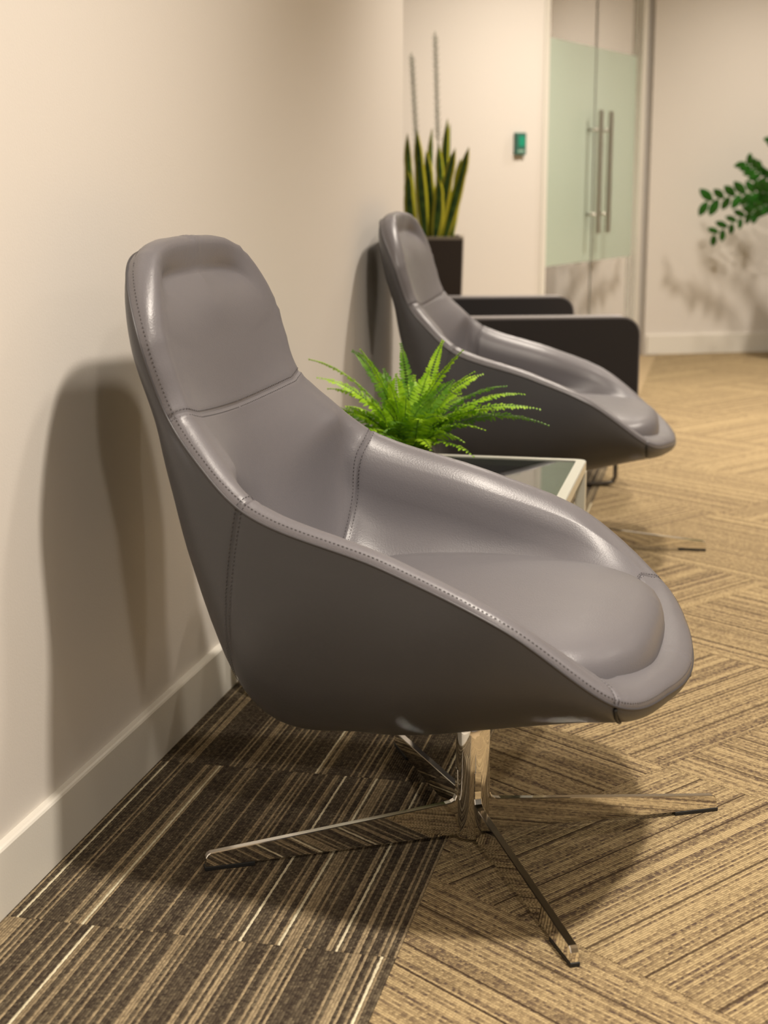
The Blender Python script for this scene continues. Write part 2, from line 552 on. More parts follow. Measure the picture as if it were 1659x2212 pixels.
def svals(a, b, n):
    """stations with extra ones hugging both ends for the seam grooves"""
    e = [0.012, 0.03, 0.06, 0.10]
    return np.r_[a, [a + x for x in e], np.linspace(a + 0.14, b - 0.14, n), [b - x for x in reversed(e)], b]
def groove(G, s, ends, depth=0.0022):
    """sink the rows next to a seam along the surface normal"""
    du = np.gradient(G, axis=0); dv = np.gradient(G, axis=1)
    nr = np.cross(du, dv); ln = np.linalg.norm(nr, axis=2); ln[ln < 1e-12] = 1
    nr /= ln[..., None]
    return nr
def panel(name, rows, parent, m, s, seam_lo, seam_hi, full, outward, side=1, puff=0.0022, wrinkle=0.0, label=None):
    G = rows.copy()
    nr = groove(G, s, None)
    # outward direction sign
    if (nr[len(s) // 2, G.shape[1] // 2] * outward).sum() < 0:
        nr = -nr
    w = np.zeros(len(s))
    mid = frames(s)[0]
    dist = np.r_[0, np.cumsum(np.linalg.norm(np.diff(mid, axis=0), axis=1))]
    if seam_lo:
        w += np.exp(-(dist / 0.0042) ** 2)
    if seam_hi:
        w += np.exp(-((dist[-1] - dist) / 0.0042) ** 2)
    G = G - nr * (w * puff)[:, None, None]
    if wrinkle > 0:
        ns, nv = G.shape[:2]
        v = np.linspace(0, 1, nv)[None, :]
        amp = np.exp(-((v - 0.20) / 0.16) ** 2) * wrinkle
        sl = dist[:, None]
        G = G + nr * (amp * (np.sin(sl * 190 + 2.1 * np.sin(sl * 61)) * (0.5 + 0.5 * np.sin(sl * 37 + 1.3))))[..., None]
    ns, nv = G.shape[:2]
    if full:
        G2 = G[:, ::-1].copy(); G2[..., 1] *= -1
        G = np.concatenate([G, G2[:, 1:]], axis=1)
    elif side < 0:
        G = G.copy(); G[..., 1] *= -1
    ns, nv = G.shape[:2]
    V = G.reshape(-1, 3)
    F = []
    for i in range(ns - 1):
        for j in range(nv - 1):
            a = i * nv + j
            F.append((a, a + 1, a + nv + 1, a + nv))
    return mesh_obj(name, V, F, m, parent, smooth=True, merge=0.00002, label=label)
def stitch_row(mb, P, Nrm, ln=0.0036, gap=0.0026, r=0.00055):
    """short raised stitches along polyline P"""
    P = np.asarray(P); d = np.r_[0, np.cumsum(np.linalg.norm(np.diff(P, axis=0), axis=1))]
    x = 0.002
    while x + ln < d[-1]:
        a = np.array([np.interp(x, d, P[:, k]) for k in range(3)]); b = np.array([np.interp(x + ln, d, P[:, k]) for k in range(3)])
        nn = np.array([np.interp(x, d, Nrm[:, k]) for k in range(3)]); nn /= np.linalg.norm(nn) + 1e-9
        t = (b - a) / (np.linalg.norm(b - a) + 1e-9); w = np.cross(t, nn)
        m_ = (a + b) / 2 + nn * r * 1.5
        mb.add([a + w * r, a - w * r, b - w * r, b + w * r, m_ + w * r * .7, m_ - w * r * .7],
               [(0, 4, 5, 1), (4, 3, 2, 5), (0, 3, 4), (1, 5, 2)])
        x += ln + gap

def leg_mesh(ang, reach, parent):
    """one flat chromed blade of the four-star base, with the fillet running up the column"""
    th = 0.0060
    out = [(0.0235, 0.012), (0.0235, 0.118), (0.0266, 0.118), (0.0268, 0.088), (0.0276, 0.076), (0.0305, 0.0685), (0.036, 0.0655), (0.045, 0.0640)]
    top = [(0.045 + (reach - 0.052) * k / 6, 0.0635 - (0.0635 - 0.0275) * k / 6) for k in range(1, 7)]
    out += top + [(reach - 0.003, 0.025), (reach, 0.020), (reach + 0.0005, 0.006), (reach - 0.075, 0.006)]
    V = []; c, s = math.cos(ang), math.sin(ang)
    e = 0.0011
    cx = sum(p[0] for p in out) / len(out); cz = sum(p[1] for p in out) / len(out)
    n = len(out)
    rings = []
    # chamfered edges: inset outline on both faces
    ins = []
    for i in range(n):
        a = Vector((*out[i - 1], 0)); b = Vector((*out[i], 0)); d = Vector((*out[(i + 1) % n], 0))
        t1 = (b - a).normalized(); t2 = (d - b).normalized()
        nn = (Vector((t1.y, -t1.x, 0)) + Vector((t2.y, -t2.x, 0)))
        nn = nn.normalized() if nn.length > 1e-6 else Vector((0, 0, 0))
        q = b + nn * e
        ins.append((q.x, q.y))
    for y, o_ in ((-th, ins), (-th + e, out), (th - e, out), (th, ins)):
        for r, z in o_:
            V.append((r * c - y * s, r * s + y * c, z))
    F = [tuple(range(n)), tuple(reversed(range(3 * n, 4 * n)))]
    for k in range(3):
        for i in range(n):
            F.append((k * n + i, (k + 1) * n + i, (k + 1) * n + (i + 1) % n, k * n + (i + 1) % n))
    lg = mesh_obj('leg', V, F, M_chrome, parent, merge=0.000001)
    g = MB()
    g.box(((reach - 0.036), 0, 0.0033), (0.076, 0.014, 0.0062), 0, 0.001)
    gl = mesh_obj('glide', [(x * c - y * s, x * s + y * c, z) for x, y, z in g.v], g.f, M_rubber, lg, label='black plastic glide under the leg')
    return lg

def make_chair(label, group, loc, rz, base_rz):
    t = thing('lounge_chair', label, 'chair', loc, rz, group)
    NV = 30
    th = np.linspace(0, math.pi / 2, 26)
    # ---- inner upholstery
    s = svals(0, 3, 30); s[0] = 0.0
    panel('headrest_panel', inner_rows(s, NV), t, M_leather, s, False, True, True, np.array([1, 0, .3]), wrinkle=0.0011)
    s = svals(3, 5, 26)
    panel('backrest_panel', inner_rows(s, NV), t, M_leather, s, True, True, True, np.array([1, 0, .3]), wrinkle=0.0005)
    for sd in (-1, 1):
        s = svals(5, 8, 34)
        panel('arm_panel', inner_rows(s, NV), t, M_leather, s, True, True, False, np.array([0, -1, .6]), side=sd, wrinkle=0.0005)
    s = svals(8, 10, 20)
    panel('front_lip', inner_rows(s, NV), t, M_leather, s, True, False, True, np.array([0, 0, 1]), wrinkle=0.0006)
    # ---- outer shell
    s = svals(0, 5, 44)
    panel('back_shell', hull_rows(s, th), t, M_leather_shaded, s, False, True, True, np.array([-1, 0, 0]))
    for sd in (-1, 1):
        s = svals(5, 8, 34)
        panel('side_shell', hull_rows(s, th), t, M_leather_shaded, s, True, True, False, np.array([0, 1, -.4]), side=sd)
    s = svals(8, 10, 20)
    panel('front_skirt', hull_rows(s, th), t, M_leather_shaded, s, True, False, True, np.array([1, 0, -1]))
    # ---- welt along the whole rim
    s = np.linspace(0, 10, 180)
    R, Tn, K, I, Nin, U = frames(s)
    loop = [tuple(p) for p in R] + [(p[0], -p[1], p[2]) for p in R[::-1][1:-1]]
    MB().tube(loop, 0.0020, 6, closed=True).build('welt', M_welt, t, smooth=True)
    # ---- small black closing tabs where the side panels meet the front skirt
    Hs = hull_rows(np.array([8.0]), np.linspace(0.06, 0.62, 9))[0]
    for sd in (-1, 1):
        MB().tube([tuple(p * np.array([1, sd, 1])) for p in Hs], 0.0024, 6).build('seam_tab', M_rubber, t, smooth=True, label='black tab closing the front seam')
    # ---- stitching
    mb = MB()
    s = np.linspace(0.02, 9.98, 400)
    rows = inner_rows(s, 60)
    R, Tn, K, I, Nin, U = frames(s)
    for j in (4,):
        P = rows[:, j]; nn = np.cross(rows[:, j + 1] - rows[:, j - 1], Tn)
        nn *= np.sign((nn * (U + 0.3 * -Nin)).sum(1))[:, None]
        for sd in (1, -1):
            f = np.array([1, sd, 1])
            stitch_row(mb, P * f, nn * f)
    def cross_seam(fn, sv, off, nv, hull=False):
        g = 0.02
        rows = fn(np.array([sv - g, sv, sv + g]))
        P = rows[1]; tv = rows[2] - rows[0]; tl = np.linalg.norm(tv, axis=1); tl[tl < 1e-9] = 1
        tv = tv / tl[:, None]
        nn = np.cross(np.gradient(P, axis=0), tv)
        ref = (P - np.array([-.1, 0, .5])) * (1 if hull else -1)
        nn *= np.sign((nn * ref).sum(1))[:, None]
        for o_ in off:
            Q = P + tv * o_
            for sd in (1, -1):
                f = np.array([1, sd, 1])
                stitch_row(mb, Q * f, nn * f)
    cross_seam(lambda q: inner_rows(q, 60), 3.0, (-.005, .005), 60)
    cross_seam(lambda q: inner_rows(q, 60), 5.0, (-.005, .005), 60)
    cross_seam(lambda q: inner_rows(q, 60), 8.0, (-.004, .004), 60)
    cross_seam(lambda q: hull_rows(q, th), 5.0, (-.005, .005), 26, hull=True)
    mb.build('stitching', M_stitch, t, kind='stuff')
    # ---- seat cushion
    nr, na = 30, 96
    V = []; F = []
    prof = []
    for k in range(nr):
        q = k / (nr - 1)
        prof.append((q, 1 - q ** 5.0))
    # plan outline
    def outline(a):
        c, s_ = math.cos(a), math.sin(a)
        fx = 0.262 if c > 0 else 0.315
        fy = 0.292
        e = 2.9 if c > 0 else 2.4
        r = (abs(c / fx) ** e + abs(s_ / fy) ** e) ** (-1 / e)
        return r
    rings = [(0.0, .413), (.15, .413), (.3, .4125), (.45, .411), (.58, .409), (.68, .4065), (.77, .403), (.84, .399), (.89, .3945), (.93, .389), (.96, .382), (.98, .373), (.993, .361), (1.0, .347), (.997, .333), (.985, .324), (.95, .315)]
    for (q, z) in rings:
        for k in range(na):
            a = 2 * math.pi * k / na
            r = outline(a) * q
            x = 0.018 + r * math.cos(a); y = r * math.sin(a)
            zz = z - 0.020 * x if x > 0 else z
            zz += 0.0010 * math.sin(a * 34 + 2 * math.sin(a * 5)) * max(0, 1 - abs(q - .95) / .08) * (z < .39)
            V.append((x, y, zz))
    m_ = len(rings)
    for i in range(m_ - 1):
        for k in range(na):
            a, b = i * na + k, i * na + (k + 1) % na
            F.append((a, b, b + na, a + na))
    mesh_obj('seat_cushion', V, F, M_leather, t, smooth=True, merge=0.0001)
    # ---- swivel plate and base; the base swivels, so it has its own heading
    MB().lathe([(0.001, .2), (0.034, .2), (0.034, .212), (0.06, .214), (0.06, .24), (0.001, .24)], n=32).build('swivel_plate', M_rubber, t, smooth=True, autosmooth=30)
    MB().lathe([(0.0255, 0.009), (0.0262, 0.0105), (0.0262, 0.06), (0.0262, 0.14), (0.0262, 0.2), (0.0255, 0.2015)], n=48).build('column', M_chrome, t, smooth=True, autosmooth=30)
    for k in range(4):
        leg_mesh(base_rz - rz + k * math.pi / 2, 0.418, t)
    return t
make_chair('grey leather high-back swivel lounge chair in the foreground, its chrome star base fully seen', 'grey leather lounge chairs',
           (0.137, 2.241, 0), R_(-15.1), R_(15.5))
make_chair('grey leather high-back swivel lounge chair farther back, behind the glass side table', 'grey leather lounge chairs',
           (0.481, 4.232, 0), R_(-10.3), R_(-10.0))

# ------------------------------------------------------------------ glass side table
M_tframe = mat('silver_table_frame', (0.74, 0.75, 0.68), 0.33, 0.6)
M_glass = mat('darkened_green_glass', (0.11, 0.16, 0.14), 0.02)  # tint darkened to stand for chair shadow and dark reflections in the glass
bsdf(M_glass).inputs['Transmission Weight'].default_value = 1.0
bsdf(M_glass).inputs['IOR'].default_value = 1.45
TR = Vector((0.451, 3.364, 0)); TE = R_(102.4)
tx = Vector((math.sin(TE), math.cos(TE), 0)); ty = Vector((math.sin(R_(12.4)), math.cos(R_(12.4)), 0))
TS = 0.60
tc_ = TR - tx * TS / 2 - ty * TS / 2
tb = thing('side_table', 'square glass-topped side table with silver metal frame, carrying the fern', 'table', (tc_.x, tc_.y, 0), -R_(12.4))
hs = TS / 2
bw = 0.022
def round_rect(h, r, n=6):
    P = []
    for q, (sx_, sy_) in enumerate(((1, 1), (-1, 1), (-1, -1), (1, -1))):
        for k in range(n + 1):
            a = math.pi / 2 * (q + k / n)
            P.append((sx_ * (h - r) + r * math.cos(a), sy_ * (h - r) + r * math.sin(a)))
    return P
ro, ri = round_rect(hs, 0.022), round_rect(hs - bw, 0.006)
ro2 = round_rect(hs - 0.002, 0.020)
nn_ = len(ro); V = []
for P_, z in ((ri, .376), (ro2, .376), (ro, .378), (ro, .398), (ro2, .400), (ri, .400)):
    V += [(x, y, z) for x, y in P_]
F = []
for k in range(6):
    k2 = (k + 1) % 6
    F += [(k * nn_ + i, k * nn_ + (i + 1) % nn_, k2 * nn_ + (i + 1) % nn_, k2 * nn_ + i) for i in range(nn_)]
mesh_obj('frame', V, F, M_tframe, tb)
for cx in (-1, 1):
    for cy in (-1, 1):
        MB().box((cx * (hs - bw / 2), cy * (hs - bw / 2), 0.1875), (bw, bw, 0.375), 0, 0.002).build('leg', M_tframe, tb)
MB().box((0, 0, 0.394), (TS - 2 * bw - 0.001, TS - 2 * bw - 0.001, 0.008)).build('glass_top', M_glass, tb)
# ------------------------------------------------------------------ fern
def leaf_mat(name, dark, light, rough=0.45):
    m = mat(name, light, rough)
    n = noise_tex(m, 45, 3)
    c = ramp(m, n.outputs[0], [(0.3, dark), (0.7, light)])
    L(m, c, bsdf(m).inputs['Base Color'])
    bsdf(m).inputs['Subsurface Weight'].default_value = 0.0
    # thin leaves let light through
    tr = N(m, 'ShaderNodeBsdfTranslucent')
    L(m, c, tr.inputs['Color'])
    mx = N(m, 'ShaderNodeMixShader'); mx.inputs[0].default_value = 0.3
    out = m.node_tree.nodes['Material Output']
    L(m, bsdf(m).outputs[0], mx.inputs[1]); L(m, tr.outputs[0], mx.inputs[2]); L(m, mx.outputs[0], out.inputs['Surface'])
    return m
M_fern = leaf_mat('fern_leaf_green', (0.22, 0.46, 0.012), (0.46, 0.72, 0.03))
M_fern_old = leaf_mat('fern_leaf_deep_green', (0.09, 0.26, 0.02), (0.24, 0.45, 0.05))
M_stem = mat('fern_stem', (0.07, 0.16, 0.02), 0.5)
FERN = Vector((0.045, 3.20, 0))
fern = thing('potted_fern', 'bright green sword fern on the glass side table', 'plant', (FERN.x, FERN.y, 0.40))
M_pot = mat('charcoal_ceramic', (0.06, 0.055, 0.05), 0.5)
MB().lathe([(0.001, 0.0005), (0.045, 0.0005), (0.05, 0.003), (0.058, 0.045), (0.06, 0.048), (0.055, 0.048), (0.052, 0.038), (0.001, 0.038)], n=32, cap=False).build('pot', M_pot, fern, smooth=True, autosmooth=35)
MB().lathe([(0.001, 0.036), (0.03, 0.041), (0.0525, 0.038)], n=24, cap=False).build('soil', mat('potting_soil', (0.03, 0.02, 0.012), 0.95), fern)
def frond(tip, lift, width, m, pairs=26):
    tip = Vector(tip)
    root = Vector((rnd.uniform(-.02, .02), rnd.uniform(-.02, .02), 0.038))
    d = tip - root
    ctrl = root + d * 0.45 + Vector((0, 0, lift))
    def P(t):
        return root * (1 - t) ** 2 + ctrl * 2 * t * (1 - t) + tip * t * t
    def dP(t):
        return ((ctrl - root) * 2 * (1 - t) + (tip - ctrl) * 2 * t).normalized()
    hz = Vector((d.x, d.y, 0))
    side0 = Vector((-d.y, d.x, 0))
    if side0.length < 0.02 or math.hypot(d.x, d.y) < 0.75 * d.z:
        side0 = Vector((1, rnd.uniform(-.6, .6), 0))
    side0.normalize()
    # turn upright fronds so that their blade is seen
    tw = rnd.uniform(-0.6, 0.6)
    mb = MB()
    L_ = d.length * 1.1
    pairs = max(14, int(L_ / 0.0082))
    for i in range(pairs):
        t = 0.12 + 0.87 * i / (pairs - 1)
        c = P(t); T_ = dP(t)
        sd = (side0 - T_ * side0.dot(T_)).normalized()
        nn = T_.cross(sd)
        sd = (sd * math.cos(tw) + nn * math.sin(tw)).normalized(); nn = T_.cross(sd)
        w = width * (math.sin(math.pi * min(1, (t * 0.9 + 0.14))) ** 0.6) * (1 - 0.25 * t)
        w = max(w, 0.004)
        lw = 0.0062 if t < 0.9 else 0.0035
        for sg in (-1, 1):
            jit = rnd.uniform(-.15, .15)
            dr = (sd * sg + T_ * (0.28 + jit) + nn * rnd.uniform(-.25, .12)).normalized()
            b = c; e = c + dr * w * rnd.uniform(.9, 1.05)
            ax = T_ * lw
            mid1 = b + dr * w * 0.35; mid2 = b + dr * w * 0.75
            cup = nn * (0.0012)
            mb.add([b, mid1 + ax * .55 + cup, mid1 - ax * .55 + cup, mid2 + ax * .45, mid2 - ax * .4, e - nn * 0.0012],
                   [(0, 2, 1), (1, 2, 4, 3), (3, 4, 5)])
    f = mb.build('frond', m, fern, smooth=False)
    MB().tube([P(t) for t in np.linspace(0, 1, 9)], 0.0013, 4, r_end=0.0005).build('stem', M_stem, f)
# tips in local coordinates: x right, y away, z above the table
TIPS = [(-.010, .02, .272, .05), (.080, .05, .275, .06), (.118, -.02, .262, .05), (-.095, .0, .262, .05), (-.112, .03, .255, .09), (-.205, .05, .235, .09),
        (-.185, -.02, .205, .08), (-.165, .03, .175, .08), (-.045, .05, .215, .04), (-.035, -.06, .200, .05), (.165, .04, .205, .07), (.145, .0, .215, .05),
        (.215, .03, .180, .08), (.225, -.03, .172, .07), (.255, .05, .160, .09), (.285, .0, .135, .09), (.300, -.03, .105, .10), (.195, .05, .115, .07),
        (.165, -.06, .100, .07), (.120, -.09, .080, .06), (.060, -.07, .170, .06), (.085, -.10, .130, .07), (.030, -.11, .125, .07), (.000, -.09, .175, .05),
        (-.030, -.11, .120, .06), (-.080, -.08, .165, .05), (-.125, -.06, .150, .06), (-.16, -.02, .13, .07), (-.06, -.13, .085, .06), (.05, -.13, .070, .06),
        (.135, .06, .155, .06), (.02, .06, .200, .04), (-.13, .07, .18, .05), (.115, -.05, .175, .06), (.19, -.05, .140, .07), (-.10, -.11, .10, .06),
        (.10, -.02, .20, .05), (-.02, .0, .21, .04), (.05, .02, .215, .04), (.15, .10, .11, .07), (-.18, .08, .12, .08), (.14, -.09, .05, .06)]
for k, (x, y, z, lf) in enumerate(TIPS):
    frond((x, y, z), lf, 0.027 + 0.005 * rnd.random() if z < .22 else 0.021, M_fern if k % 4 else M_fern_old)
for k in range(18):
    a = rnd.uniform(0, 2 * math.pi); r = rnd.uniform(.05, .13)
    frond((r * math.cos(a), r * math.sin(a), rnd.uniform(.07, .17)), rnd.uniform(.03, .06), 0.028, M_fern if k % 3 else M_fern_old)

# ------------------------------------------------------------------ dark club armchair on a sled base
M_felt = mat('charcoal_fabric', (0.030, 0.027, 0.027), 0.85, 0, 0.2)
bump(M_felt, noise_tex(M_felt, 700, 2).outputs[0], 0.3, 0.0008)
M_dark_chrome = mat('darkened_chrome', (0.16, 0.15, 0.14), 0.22, 1.0)  # chrome with its dark reflections put into the base colour
M_felt_top = mat('grey_arm_trim', (0.20, 0.185, 0.185), 0.5)
ac = thing('club_armchair', 'boxy charcoal armchair with pale arm edging behind the second lounge chair', 'chair', (0.842, 5.05, 0), R_(6.5))
ARL, ART = 0.86, 0.10          # arm length and thickness
ARH = 0.572; ARB = 0.16
def arm_outline(inset=0.0, top=ARH):
    r = 0.06 - inset
    x1 = 0.0 - inset; x0 = -ARL + inset; zt = top - inset; zb = ARB + inset
    P = [(x0, zb), (x1, zb)]
    for k in range(9):
        a = k / 8 * math.pi / 2
        P.append((x1 - r + r * math.cos(a), zt - r + r * math.sin(a)))
    P.append((x0, zt))
    return P
def extr_y(mb, P, y0, y1):
    n = len(P)
    mb.add([(x, y0, z) for x, z in P] + [(x, y1, z) for x, z in P],
           [tuple(range(n)), tuple(reversed(range(n, 2 * n)))] + [(i, n + i, n + (i + 1) % n, (i + 1) % n) for i in range(n)])
ARMGAP = 0.93
for y0, ofs in ((0.0, 0.0), (ARMGAP, 0.0)):
    mb = MB(); extr_y(mb, arm_outline(0.006), y0, y0 + ART)
    arm = mb.build('arm', M_felt, ac)
    # pale band over the arm's edge
    P = arm_outline(0.0); Q = arm_outline(0.0065)
    P = P[1:]; Q = Q[1:]
    mb = MB(); n = len(P)
    V = []
    for y in (y0 + 0.006, y0 + ART - 0.006):
        V += [(x, y, z) for x, z in P] + [(x, y, z) for x, z in Q]
    F = []
    for i in range(n - 1):
        F += [(i, i + 1, 2 * n + i + 1, 2 * n + i), (i, n + i, n + i + 1, i + 1), (2 * n + i, 2 * n + i + 1, 3 * n + i + 1, 3 * n + i)]
    mb.add(V, F)
    mb.build('arm_edging', M_felt_top, arm, label='pale grey edging over the arm')
MB().box((-0.38, (ARMGAP + ART) / 2, 0.29), (0.72, ARMGAP - ART - 0.002, 0.14), 0, 0.02).build('seat_base', M_felt, ac)
MB().box((-0.37, (ARMGAP + ART) / 2, 0.40), (0.66, ARMGAP - ART - 0.01, 0.11), 0, 0.03).build('seat_cushion', M_felt, ac)
MB().box((-0.79, (ARMGAP + ART) / 2, 0.40), (0.13, ARMGAP - ART - 0.002, 0.38), 0, 0.02).build('backrest', M_felt, ac)
for y0 in (0.06, ARMGAP + ART - 0.06):
    pts = [(-0.055, y0, ARB + 0.008), (-0.055, y0, 0.03), (-0.062, y0, 0.014), (-0.08, y0, 0.008), (-0.76, y0, 0.008), (-0.78, y0, 0.014), (-0.787, y0, 0.03), (-0.787, y0, ARB + 0.008)]
    MB().tube(pts, 0.0075, 10).build('sled_leg', M_dark_chrome, ac, smooth=True)

# ------------------------------------------------------------------ snake plant in tall planter
M_planter = mat('dark_bronze_planter', (0.045, 0.032, 0.024), 0.45)
M_planter_top = mat('planter_rim', (0.30, 0.26, 0.21), 0.5)
def planter(t, w, h, m, m2):
    mb = MB(); b = w / 2 * 0.86; a = w / 2
    V = [(-b, -b, 0), (b, -b, 0), (b, b, 0), (-b, b, 0), (-a, -a, h - .012), (a, -a, h - .012), (a, a, h - .012), (-a, a, h - .012)]
    mb.add(V, [(3, 2, 1, 0), (0, 1, 5, 4), (1, 2, 6, 5), (2, 3, 7, 6), (3, 0, 4, 7), (4, 5, 6, 7)])
    mb.build('planter_body', m, t)
    mb = MB(); c = a - 0.015
    for x0, x1, y0, y1 in ((-a, a, -a, -c), (-a, a, c, a), (-a, -c, -c, c), (c, a, -c, c)):
        mb.box(((x0 + x1) / 2, (y0 + y1) / 2, h - .006), (x1 - x0, y1 - y0, .012))
    mb.build('planter_rim', m2, t)
    MB().box((0, 0, h - .009), (2 * c - .001, 2 * c - .001, .006)).build('soil', mat('dark_soil', (0.02, 0.015, 0.01), 0.95), t)
sp = thing('snake_plant', 'tall snake plant with yellow-edged leaves in a dark square planter by the wall', 'plant', (0.195, 6.50, 0), R_(-4))
SPH = 0.785
planter(sp, 0.27, SPH, M_planter, M_planter_top)
M_snake = mat('snake_leaf', (0.02, 0.10, 0.01), 0.4)
tcs = N(M_snake, 'ShaderNodeUVMap')
sx = N(M_snake, 'ShaderNodeSeparateXYZ'); L(M_snake, tcs.outputs[0], sx.inputs[0])
edge_ = math_node(M_snake, 'ABSOLUTE', math_node(M_snake, 'SUBTRACT', sx.outputs[0], 0.5))
wn = noise_tex(M_snake, 30, 3)
bandc = ramp(M_snake, wn.outputs[0], [(0.35, (0.010, 0.055, 0.006)), (0.65, (0.06, 0.14, 0.012))])
yel = N(M_snake, 'ShaderNodeMix', data_type='RGBA')
yel.inputs[7].default_value = (0.52, 0.50, 0.03, 1)
L(M_snake, math_node(M_snake, 'GREATER_THAN', edge_, 0.29), yel.inputs[0]); L(M_snake, bandc, yel.inputs[6])
L(M_snake, yel.outputs[2], bsdf(M_snake).inputs['Base Color'])
def sword_leaf(root, tip, w, face, bend, m, parent, name='leaf'):
    root, tip = Vector(root), Vector(tip)
    n = 12; V = []; UV = []
    fv = Vector((math.cos(face), math.sin(face), 0)); cup = Vector((-math.sin(face), math.cos(face), 0))
    for i in range(n + 1):
        t = i / n
        c = root.lerp(tip, t) + Vector(bend) * (math.sin(math.pi * t))
        ww = w * (0.55 + 0.45 * math.sin(math.pi * min(1, t * 1.25))) if t < 0.75 else w * (1 - ((t - 0.75) / 0.25) ** 1.6) * (0.55 + 0.45 * math.sin(math.pi * .94)) * 1.25
        ww = max(min(ww, w), 0.0008)
        for k, u in enumerate((-1, -0.5, 0, 0.5, 1)):
            V.append(c + fv * (ww * u / 2) + cup * (ww * 0.22 * (u * u)))
            UV.append(((u + 1) / 2, t))
    V2 = [v + cup * 0.0025 for v in V]
    N_ = len(V); F = []
    for i in range(n):
        for k in range(4):
            a = i * 5 + k
            F.append((a, a + 1, a + 6, a + 5))
            F.append((N_ + a, N_ + a + 5, N_ + a + 6, N_ + a + 1))
        F.append((i * 5, i * 5 + 5, N_ + i * 5 + 5, N_ + i * 5)); F.append((i * 5 + 4, N_ + i * 5 + 4, N_ + i * 5 + 9, i * 5 + 9))
    o = mesh_obj(name, V + V2, F, m, parent, smooth=True)
    uv = o.data.uv_layers.new(name='UVMap')
    UU = UV + UV
    for lp in o.data.loops:
        uv.data[lp.index].uv = UU[lp.vertex_index]
    return o
zb = SPH - 0.01
for (x0, y0, x1, y1, z1, w, fa) in [(-.02, -.06, -.055, -.10, 1.21, .050, .1), (.0, -.03, -.02, -.03, 1.13, .048, -.2), (.045, -.02, .03, .0, 1.16, .045, .4), (.05, .02, .065, .02, 1.26, .040, .2),
                               (.03, -.05, .10, -.07, 1.14, .052, .0), (.06, -.02, .155, -.03, 1.145, .050, .1), (-.06, .0, -.10, .02, 1.20, .045, .5), (.0, .05, .0, .07, 1.22, .045, .9),
                               (.075, .04, .075, .07, 1.24, .035, 1.0), (-.03, .03, -.045, .04, 1.08, .05, -.3), (.03, .07, .06, .09, 1.12, .045, .3), (-.07, -.05, -.09, -.07, 1.05, .05, .0),
                               (.085, .03, .12, .05, 1.10, .045, .5), (.02, -.08, .035, -.10, 1.02, .05, .1)]:
    sword_leaf((x0, y0, zb), (x1, y1, z1), w, fa, (rnd.uniform(-.008, .008), rnd.uniform(-.01, .01), 0), M_snake, sp)
# slender flower spikes
M_spike = mat('grey_green_spike', (0.20, 0.22, 0.14), 0.7)
for (x0, y0, x1, y1, z1) in [(.045, .0, .012, .0, 1.60), (-.03, .02, -.085, .03, 1.52)]:
    t_pts = []
    for i in range(9):
        t = i / 8
        t_pts.append((x0 + (x1 - x0) * t ** 0.8, y0 + (y1 - y0) * t, zb + (z1 - zb) * t))
    st = MB().tube(t_pts, 0.0022, 6).build('flower_spike', M_spike, sp, smooth=True)
    fl = MB()
    for k in range(110):
        t = 0.48 + 0.5 * k / 110
        c = Vector((x0 + (x1 - x0) * t ** 0.8, y0 + (y1 - y0) * t, zb + (z1 - zb) * t)); a = k * 2.4
        d = Vector((math.cos(a), math.sin(a), 0.5)).normalized()
        fl.tube([c, c + d * 0.010, c + d * 0.016], 0.0018, 4)
    fl.build('florets', M_spike, st, kind='stuff')

# ------------------------------------------------------------------ glossy plant at the right edge
M_zz = leaf_mat('glossy_dark_leaf', (0.010, 0.080, 0.006), (0.03, 0.17, 0.014), 0.3)
M_zzstem = mat('green_stem', (0.05, 0.16, 0.03), 0.5)
M_pot2 = mat('warm_grey_planter', (0.32, 0.28, 0.23), 0.6)
zz = thing('zz_plant', 'glossy dark green plant reaching in at the right edge before the far wall', 'plant', (2.42, 8.93, 0), R_(-10))
planter(zz, 0.30, 0.74, M_pot2, M_pot2)
def zz_stem(pts, n_leaf, size):
    P = hermite_curve(pts, np.linspace(0, len(pts) - 1, 16))
    st = MB().tube([tuple(p) for p in P], 0.006, 6, r_end=0.002).build('stem', M_zzstem, zz, smooth=True)
    for i in range(n_leaf):
        t = 0.25 + 0.75 * i / (n_leaf - 1)
        q = hermite_curve(pts, np.array([t * (len(pts) - 1)]))[0]; q2 = hermite_curve(pts, np.array([min(1, t + .02) * (len(pts) - 1) - (0.02 if t > .97 else 0)]))[0]
        q0 = hermite_curve(pts, np.array([max(0, t - .03) * (len(pts) - 1)]))[0]
        T_ = Vector(q - q0).normalized()
        sd = T_.cross(Vector((0, 1, 0.3))).normalized()
        sg = 1 if i % 2 else -1
        dr = (sd * sg + T_ * 0.75 + Vector((0, rnd.uniform(-.5, .5), 0))).normalized()
        b = Vector(q); Ln = size * rnd.uniform(.85, 1.1); nn = dr.cross(Vector((0, 1, 0.2)).normalized()).normalized(); wv = nn
        up = dr.cross(wv)
        V = []
        for k in range(6):
            u = k / 5; ww = Ln * 0.27 * math.sin(math.pi * (u * 0.93 + 0.05)) ** 0.75
            c = b + dr * Ln * u
            V += [c + wv * ww, c + up * ww * 0.3, c - wv * ww]
        F = []
        for k in range(5):
            a = 3 * k
            F += [(a, a + 1, a + 4, a + 3), (a + 1, a + 2, a + 5, a + 4)]
        mesh_obj('leaf', V, F, M_zz, st, smooth=True)
